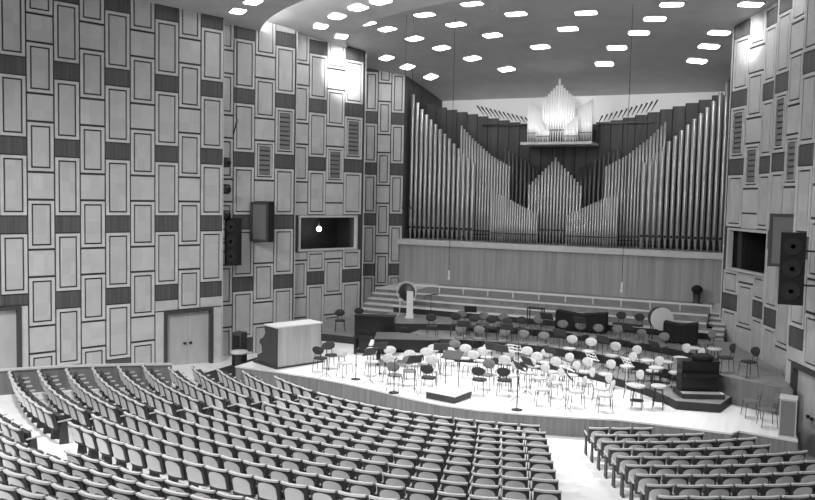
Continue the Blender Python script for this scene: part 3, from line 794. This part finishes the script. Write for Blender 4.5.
# ------------------------------------------------------------------ podium and conductor's stand
t = thing('conductor_podium', 'square dark-sided podium with a pale top at the stage front', 'podium', (1.08, 21.72, .65), -.2)
mb = MB(); mb.box(-.5, .5, -.46, .46, 0, .2); mb.build('base', M['darkwood'], t)
mb = MB(); mb.box(-.53, .53, -.49, .49, .2, .25); mb.build('top', M['stage'], t)
t = thing('conductor_stand', "conductor's wide two-legged music stand behind the podium", 'stand', (.66, 23.05, .65), -.05)
for s in (-1, 1):
    mb = MB(); mb.tube((s*.23,0,0), (s*.23,0,1.0), .014, .014, 7); mb.build('leg', M['metal'], t)
    mb = MB(); mb.box(s*.23-.015, s*.23+.015, -.16, .16, 0, .02); mb.build('foot', M['metal'], t)
T = Matrix.Translation((0, 0, 1.02)) @ Matrix.Rotation(math.radians(-60), 4, 'X')
mb = MB(); mb.box(-.32, .32, -.01, .01, -.2, .2, 0, lambda q: T @ q); mb.build('desk', M['metal'], t)

# ------------------------------------------------------------------ organ console, seen from its panelled back
t = thing('organ_console', 'big movable wooden organ console at the left stage corner', 'console', (-5.5, 22.5, .65), math.atan2(.916, .4))
# local x runs along the pale back, local y goes into the console (towards the left wall)
mb = MB(); mb.box(0, 1.78, 0, .05, .06, 1.4); mb.build('back_panel', M['consolewood'], t)
mb = MB()
for x in (0, .6, 1.2, 1.78-.04): mb.box(x, x+.04, -.015, 0, .06, 1.4)
mb.box(0, 1.78, -.02, 0, .06, .2); mb.build('battens', M['consolewood'], t)
prof = [(.0,.06),(1.25,.06),(1.25,.30),(.95,.42),(.98,.66),(1.12,.74),(1.1,.86),(.86,.98),(.74,1.15),(.8,1.32),(.78,1.4),(.0,1.4)]
for x0, x1 in ((-.045, 0), (1.78, 1.825)):
    mb = MB(); n = len(prof); mb.v = [(x0, y, z) for y, z in prof] + [(x1, y, z) for y, z in prof]
    mb.f = [tuple(range(n)), tuple(range(2*n-1, n-1, -1))] + [(i, (i+1) % n, n+(i+1) % n, n+i) for i in range(n)]
    mb.m = [0]*len(mb.f); mb.sm = [False]*len(mb.f); mb.build('side_cheek', M['darkwood'], t)
mb = MB(); mb.box(-.06, 1.84, -.03, .8, 1.4, 1.45); mb.build('top', M['pale'], t)
mb = MB(); mb.box(0, 1.78, .05, .7, .06, .62); mb.build('body', M['darkwood'], t)
for k in range(3):
    mb = MB(); mb.box(.25, 1.53, .62-.16*k, .92-.16*k, .66+.09*k, .7+.09*k); mb.build('keyboard', M['pale'], t)
mb = MB(); mb.box(-.1, 1.9, -.05, 1.45, 0, .06); mb.build('plinth', M['darkwood'], t)
mb = MB(); mb.box(1.2, 1.62, .2, .6, 1.451, 1.46); o = mb.build('sheet_music', M['pale']); o.location = t.location; o.rotation_euler = t.rotation_euler
tag(o, 'white sheets of music lying on top of the wooden console', 'sheet music')
# stool to its left on the hall floor
t = thing('organ_stool', 'dark stool with a pale cushion left of the wooden console', 'stool', (-7.75, 23.4, .06))
mb = MB(); mb.lathe([(.0,.86),(.3,.84),(.33,.78),(.3,.74)], 16); mb.build('cushion', M['chairpale'], t)
mb = MB(); mb.lathe([(.2,0),(.22,.05),(.16,.2),(.16,.6),(.26,.74)], 12); mb.build('pedestal', M['darkwood'], t)
t = thing('small_cabinet', 'small dark cabinet standing left of the pale-cushioned stool', 'cabinet', (-8.35, 24.2, .06))
mb = MB(); mb.box(-.2, .2, -.2, .2, 0, 1.35); mb.build('body', M['darkwood'], t)
mb = MB(); mb.box(-.16, .16, -.215, -.2, .1, 1.25); mb.build('door', M['blackmatte'], t)

# ------------------------------------------------------------------ pianos
t = thing('grand_piano', 'long black grand piano with a closed grey-shining lid', 'piano', (-3.1, 25.1, .65), math.atan2(.85, 2.0))
out = [(0,-.62),(0,.72),(.75,.74),(1.15,.62),(1.5,.3),(1.9,.12),(2.2,-.02),(2.32,-.25),(2.25,-.5),(2.05,-.62)]
mb = MB(); mb.prism(out, .64, .96, 0, bottom=True); mb.build('case', M['black'], t)
mb = MB(); mb.prism([(x*1.005+.0, y*1.01) for x, y in out], .962, .985, 0, bottom=True); mb.build('lid', M['lid'], t)
mb = MB(); mb.box(-.24, 0, -.6, .7, .62, .7); mb.build('keybed', M['black'], t)
mb = MB(); mb.box(-.2, -.04, -.52, .62, .7, .72); mb.build('keyboard', M['pale'], t)
for x, y in ((.12,-.5), (.12,.6), (1.95,-.3)):
    mb = MB(); mb.tube((x,y,.64), (x,y,.06), .06, .04, 8); mb.tube((x,y,.06), (x,y,0), .03, .03, 8); mb.build('leg', M['black'], t)
mb = MB(); mb.box(.5, .62, -.06, .16, .12, .16); mb.tube((.56,-.02,.14), (.56,-.02,.64), .012); mb.tube((.56,.12,.14), (.56,.12,.64), .012); mb.box(.52,.6,-.06,.16,.0,.12); mb.build('pedal_lyre', M['black'], t)
t = thing('upright_piano', 'black upright piano standing behind the grand piano at the left', 'piano', (-3.9, 26.6, .65), .3)
mb = MB(); mb.box(-.75, .75, -.1, .35, .06, 1.4); mb.build('case', M['black'], t)
mb = MB(); mb.box(-.78, .78, -.13, .37, 1.4, 1.44); mb.build('lid', M['black'], t)
mb = MB(); mb.box(-.72, .72, -.36, -.1, .62, .72); mb.build('keybed', M['black'], t)
for s in (-1, 1):
    mb = MB(); mb.box(s*.68-.04, s*.68+.04, -.34, -.27, 0, .62); mb.build('leg', M['black'], t)
mb = MB(); mb.box(-.75, .75, -.1, .35, 0, .06); mb.build('plinth', M['black'], t)

# ------------------------------------------------------------------ percussion and covered instruments
t = thing('gong', 'round dark gong hanging in a pale frame at the back left', 'gong', (-4.75, 31.3, 1.45))
T = Matrix.Translation((0, 0, 1.0)) @ Matrix.Rotation(math.radians(90), 4, 'X')
mb = MB(); mb.lathe([(.0,.05),(.1,.05),(.13,.02),(.34,.02),(.385,-.04),(.385,-.06),(.34,-.0),(.0,.0)], 24, 0, lambda q: T @ q); mb.build('disc', M['bronze'], t)
mb = MB()
for k in range(24):
    a, b = 2*PI*k/24, 2*PI*(k+1)/24
    mb.tube((.46*math.cos(a), .02, 1.0+.46*math.sin(a)), (.46*math.cos(b), .02, 1.0+.46*math.sin(b)), .022, .022, 6, 0, False)
mb.build('hoop', M['pale'], t)
for s in (-1, 1):
    mb = MB(); mb.tube((s*.3,.02,.64), (s*.32,.02,.03), .025, .025, 7); mb.build('leg', M['pale'], t)
    mb = MB(); mb.box(s*.32-.03, s*.32+.03, -.25, .25, 0, .03); mb.build('foot', M['pale'], t)
t = thing('folding_screen', 'narrow white upright board standing in front of the gong', 'screen', (-4.25, 30.6, 1.45), .3)
mb = MB(); mb.box(-.14, .14, -.02, .02, .08, 1.15); mb.build('board', M['pale'], t)
mb = MB(); mb.box(-.18, .18, -.16, .16, 0, .08); mb.build('base', M['pale'], t)
t = thing('bass_drum', 'big drum with a pale round skin at the back right', 'drum', (5.95, 31.0, 1.45), .45)
T = Matrix.Translation((0, 0, .78)) @ Matrix.Rotation(math.radians(90), 4, 'X')
mb = MB(); mb.lathe([(.41,-.2),(.41,.2)], 28, 0, lambda q: T @ q); mb.build('shell', M['darkwood'], t)
for z0 in (-.215, .2):
    mb = MB(); mb.lathe([(.0,z0+.012),(.40,z0+.012),(.40,z0),(.0,z0)], 28, 0, lambda q: T @ q, False); mb.build('skin', M['drumskin'], t)
mb = MB(); mb.lathe([(.41,.19),(.435,.19),(.435,.225),(.41,.225)], 28, 0, lambda q: T @ q); mb.build('hoop', M['pale'], t)
for s in (-1, 1):
    mb = MB(); mb.tube((s*.34,-.18,0), (s*.3,-.1,.52), .02); mb.tube((s*.34,.18,0), (s*.3,.1,.52), .02); mb.build('stand_leg', M['metal'], t)
for (x, y, z, w, rz, lab) in ((2.95, 31.2, 1.45, .98, .02, 'long instrument under a black cover before the choir steps, middle'), (6.75, 30.5, 1.45, .58, -.02, 'shorter black-covered instrument in front of the big pale drum')):
    t = thing('covered_instrument', lab, 'instrument', (x, y, z), rz)
    mb = MB(); n = 14; rows = []
    for j, (dy, zz) in enumerate(((-.34,.06),(-.3,.66),(.3,.66),(.34,.06))):
        rows.append([(-w+2*w*i/n, dy*(1+.05*math.sin(i*2.1+j)), zz + (.12*abs(i/n-.45)*2 if zz > .3 else .02*math.sin(i*1.7))) for i in range(n+1)])
    for a, b in zip(rows, rows[1:]):
        for i in range(n): mb.quad(a[i], a[i+1], b[i+1], b[i])
    for e in (0, n): mb.quad(rows[0][e], rows[1][e], rows[2][e], rows[3][e])
    mb.build('cover', M['blackmatte'], t)
    for s in (-1, 1):
        mb = MB(); mb.box(s*w*.8-.03, s*w*.8+.03, -.25, .25, 0, .5); mb.build('leg', M['metal'], t)
t = thing('dark_frame_table', 'thin dark table frame left of the long black-covered instrument', 'table', (1.05, 31.35, 1.45))
mb = MB(); mb.box(-.32, .32, -.2, .2, .72, .76); mb.build('table_top', M['metal'], t)
for x, y in ((-.3,-.18), (.3,-.18), (-.3,.18), (.3,.18)):
    mb = MB(); mb.box(x-.02, x+.02, y-.02, y+.02, 0, .72); mb.build('leg', M['metal'], t)
# dark keyboard instrument on a stepped plinth at the right
t = thing('celesta', 'dark keyboard instrument on a stepped plinth at the right of the orchestra', 'instrument', (7.85, 24.75, .9), .42)
mb = MB(); mb.box(-.62, .62, -.45, .45, 0, .14); mb.build('plinth', M['darkwood'], t)
mb = MB(); mb.box(-.6, .6, -.43, -.2, .14, .16); mb.build('plinth_edge', M['pale'], t)
mb = MB(); mb.box(-.55, .55, -.1, .36, .14, 1.0); mb.build('case', M['black'], t)
mb = MB(); mb.box(-.52, .52, -.34, -.1, .6, .7); mb.build('keybed', M['black'], t)
mb = MB(); mb.box(-.57, .57, -.12, .38, 1.0, 1.04); mb.build('lid', M['black'], t)
mb = MB(); mb.ellipsoid((.12,.12,1.12), .34, .24, .13, 12, 6); mb.build('folded_cover', M['blackmatte'], t)
# dark round-topped object against the wood wall, small cymbals, pale cabinet at right
t = thing('pedestal_stand', 'dark round-topped stand before the wood wall at the right', 'stand', (6.8, 36.6, 2.19))
mb = MB(); mb.lathe([(.26,0),(.26,.03),(.14,.1),(.17,.42),(.2,.46)], 14); mb.build('pedestal', M['darkwood'], t)
mb = MB(); mb.ellipsoid((0,0,.64), .24, .24, .2, 14, 9); mb.build('rounded_top', M['blackmatte'], t)
t = thing('cymbal_stand', 'small dark cymbals on a stand before the choir steps, left', 'cymbals', (-3.55, 31.25, 1.45))
for k in range(3):
    a = 2*PI/3*k; mb = MB(); mb.tube((0,0,.35), (.22*math.cos(a), .22*math.sin(a), 0), .01, .01, 6); mb.build('leg', M['metal'], t)
mb = MB(); mb.tube((0,0,.3), (0,0,.98), .012, .01, 6); mb.build('pole', M['metal'], t)
for s in (-1, 1):
    mb = MB(); mb.lathe([(.0,.03),(.05,.03),(.19,0),(.19,-.006),(.05,.02)], 16, 0, lambda q, s=s: q + Vector((s*.14, 0, .96+.03*s))); mb.build('cymbal', M['bronze'], t)
t = thing('speaker_cabinet', 'upright box cabinet with pale top at the right stage corner', 'speaker', (10.2, 22.42, .65), -.05)
mb = MB(); mb.box(-.2, .2, -.2, .2, 0, 1.0); mb.build('body', M['door'], t)
mb = MB(); mb.box(-.17, .17, -.21, -.2, .05, .95); mb.build('front_cloth', M['grille'], t)
mb = MB(); mb.box(-.21, .21, -.21, .21, 1.0, 1.03); mb.build('top', M['pale'], t)

# ------------------------------------------------------------------ loudspeakers, spotlights and microphones on the walls
for sx, side in ((1, 'left'), (-1, 'right')):
    # column speaker on the edge of the near wall section
    c = (-10.03, 25.85, 3.72) if sx == 1 else (10.13, 23.0, 3.98)
    t = thing('column_speaker', 'tall dark column loudspeaker with round drivers on the %s wall' % side, 'speaker', c)
    mb = MB(); mb.box(-.3, .3, 0, .32, 0, 1.9); mb.build('cabinet', M['blackmatte'], t)
    for k in range(3):
        T = Matrix.Translation((0, 0, .36+.59*k)) @ Matrix.Rotation(math.radians(90), 4, 'X')
        mb = MB(); mb.lathe([(.22,-.01),(.24,.0),(.24,.02),(.2,.025),(.06,-.0)], 18, 0, lambda q, T=T: T @ q); mb.build('driver', M['cloth'], t)
    for z in (.5, 1.4):
        mb = MB(); x0, x1 = (.3, 1.12) if sx == -1 else (-.48, -.3)
        mb.box(x0, x1, .12, .18, z, z+.05); mb.build('bracket', M['metal'], t)
    # framed flat loudspeaker box on the middle section, also facing the audience
    c = (-9.82, 27.5, 4.6) if sx == 1 else (9.97, 27.45, 4.66)
    t = thing('wall_speaker', 'square-framed cloth-fronted loudspeaker box on the %s wall' % side, 'speaker', c)
    mb = MB(); mb.box(-.44, .44, .02, .42, 0, 1.66); mb.build('cabinet', M['blackmatte'], t)
    mb = MB(); mb.box(-.34, .34, .0, .02, .1, 1.56); mb.build('front_cloth', M['grille'], t)
    mb = MB()
    for x0, x1, z0, z1 in ((-.44,.44,0,.1), (-.44,.44,1.56,1.66), (-.44,-.35,.1,1.56), (.35,.44,.1,1.56)): mb.box(x0, x1, -.04, .02, z0, z1)
    mb.build('frame', M['doorframe'], t)
    mb = MB(); x0, x1 = (.44, .62) if sx == -1 else (-.7, -.44)
    mb.box(x0, x1, .25, .33, .7, .78); mb.build('bracket', M['metal'], t)
for z, nm in ((7.82,'topmost'), (6.76,'middle'), (5.72,'lowest')):
    t = thing('wall_spotlight', '%s of three dark round spotlights in a column on the left wall edge' % nm, 'spotlight', wpt(4.5, -.09, z, 1), math.atan2(W[1], W[0]))
    mb = MB(); T = Matrix.Rotation(math.radians(90), 4, 'Y'); mb.lathe([(.14,-.02),(.2,.05),(.2,.3),(.17,.3),(.15,.2)], 16, 0, lambda q: T @ q); mb.build('housing', M['black'], t)
    mb = MB(); mb.tube((-.0,-.0,0), (-.02,0,.0), .1); mb.build('mount', M['metal'], t)
def hang(name, lab, x, y, z, zt, bright=True):
    t = thing(name, lab, 'microphone', (x, y, z))
    mb = MB(); mb.tube((0,0,.3), (0,0,zt-z), .011, .011, 5); mb.build('cable', M['metal'], t)
    mb = MB(); mb.tube((0,0,0), (0,0,.3), .035, .028, 8); mb.ellipsoid((0,0,-.03), .06, .06, .07, 8, 6); mb.build('microphone', M['pale'] if bright else M['metal'], t)
hang('hanging_microphone', 'pale microphone hanging on a long cable left of the organ centre', -2.26, 30, 3.35, z3(-2.26, 30))
hang('hanging_microphone', 'pale microphone hanging on a long cable right of the organ centre', 4.65, 30, 3.3, z3(4.65, 30))
for px, nm in ((404, 'left'), (411, 'right')):
    r = fwd + right*((px-407.5)/F) - up*((150-250)/F); p = CAM + r*(29/r.y)
    hang('hanging_microphone', 'dark microphone on the %s of two close cables before the organ edge' % nm, p.x, 29, 6.2, z3(p.x, 29), False)
r = fwd + right*((236-407.5)/F) - up*((112-250)/F); p = CAM + r*(26.3/r.y)
t = thing('hanging_microphone', 'dark angled microphone bar hanging beside the left wall', 'microphone', (p.x, p.y, p.z-.9))
mb = MB(); mb.tube((0,0,.9), (0,0,13.3-p.z+.9), .012, .012, 5); mb.build('cable', M['metal'], t)
mb = MB(); mb.tube((0,0,.9), (.05,0,.55), .02, .03, 7); mb.tube((.05,0,.55), (-.12,0,0), .035, .02, 7); mb.build('microphone', M['metal'], t)

# ------------------------------------------------------------------ light
def spot(name, loc, to, power, ang, blend=.6, rad=.25):
    l = bpy.data.lights.new(name, 'SPOT'); l.energy = power; l.spot_size = math.radians(ang); l.spot_blend = blend; l.shadow_soft_size = rad
    o = bpy.data.objects.new(name, l); COL.objects.link(o); o.location = loc
    o.rotation_euler = (Vector(to)-Vector(loc)).to_track_quat('-Z', 'Y').to_euler(); return o
def area(name, loc, to, power, sx, sy):
    l = bpy.data.lights.new(name, 'AREA'); l.shape = 'RECTANGLE'; l.size = sx; l.size_y = sy; l.energy = power
    o = bpy.data.objects.new(name, l); COL.objects.link(o); o.location = loc
    o.rotation_euler = (Vector(to)-Vector(loc)).to_track_quat('-Z', 'Y').to_euler(); return o
# stage floodlights in the gap between the ceiling shells
for x, y in ((-5.0, 27.6), (1.4, 25.4), (7.8, 27.6)):
    spot('stage_floodlight', (x, y, 13.3), (x*.35+1.0, 23.2, .7), 1700, 62, .8, .3)
# wall washers in the same gap
spot('wall_washer', (-6.3, 29.6, 13.3), (-8.7, 32.3, 12.3), 850, 38, .7, .15)
spot('wall_washer', (6.3, 29.6, 13.3), (8.5, 32.3, 12.7), 420, 30, .7, .15)
# unseen fill spots added to brighten the seat backs and left wall
for x, y, e in ((-9, 2, 1750), (0, 0, 1600), (10, 0, 700), (-5, 10, 1900), (5, 10, 1200)):
    spot('house_fill_light', (x, y, 13.0), (x*.9, y+8, 0), e, 120, .9, .5)
# cove light in the first ceiling step, washing the middle shell
for a in (-48, -28, -8, 12, 32):
    t_ = math.radians(a); x, y = Q[0]+15.9*math.sin(t_), Q[1]-15.9*math.cos(t_)
    area('cove_light', (x, y, 13.7), (Q[0]+11*math.sin(t_), Q[1]-11*math.cos(t_), 13.5), 150, 4, .3)
# light trough behind the organ screen and a spot on the small upper organ
for x in (-5, 0, 5): area('organ_trough', (x, 39.9, 10.0), (x, 41.2, 10.75), 3.5, 4.6, .25)
spot('organ_spotlight', (0, 30.5, 12.9), (-.05, 38.2, 11.0), 400, 26, .6, .1)
w = bpy.data.worlds.new('hall'); scn.world = w; w.use_nodes = True
w.node_tree.nodes['Background'].inputs[0].default_value = (1, 1, 1, 1); w.node_tree.nodes['Background'].inputs[1].default_value = .12
scn.view_settings.view_transform = 'Standard'; scn.view_settings.look = 'None'
scn.view_settings.exposure = 1.3; scn.view_settings.gamma = 1.0
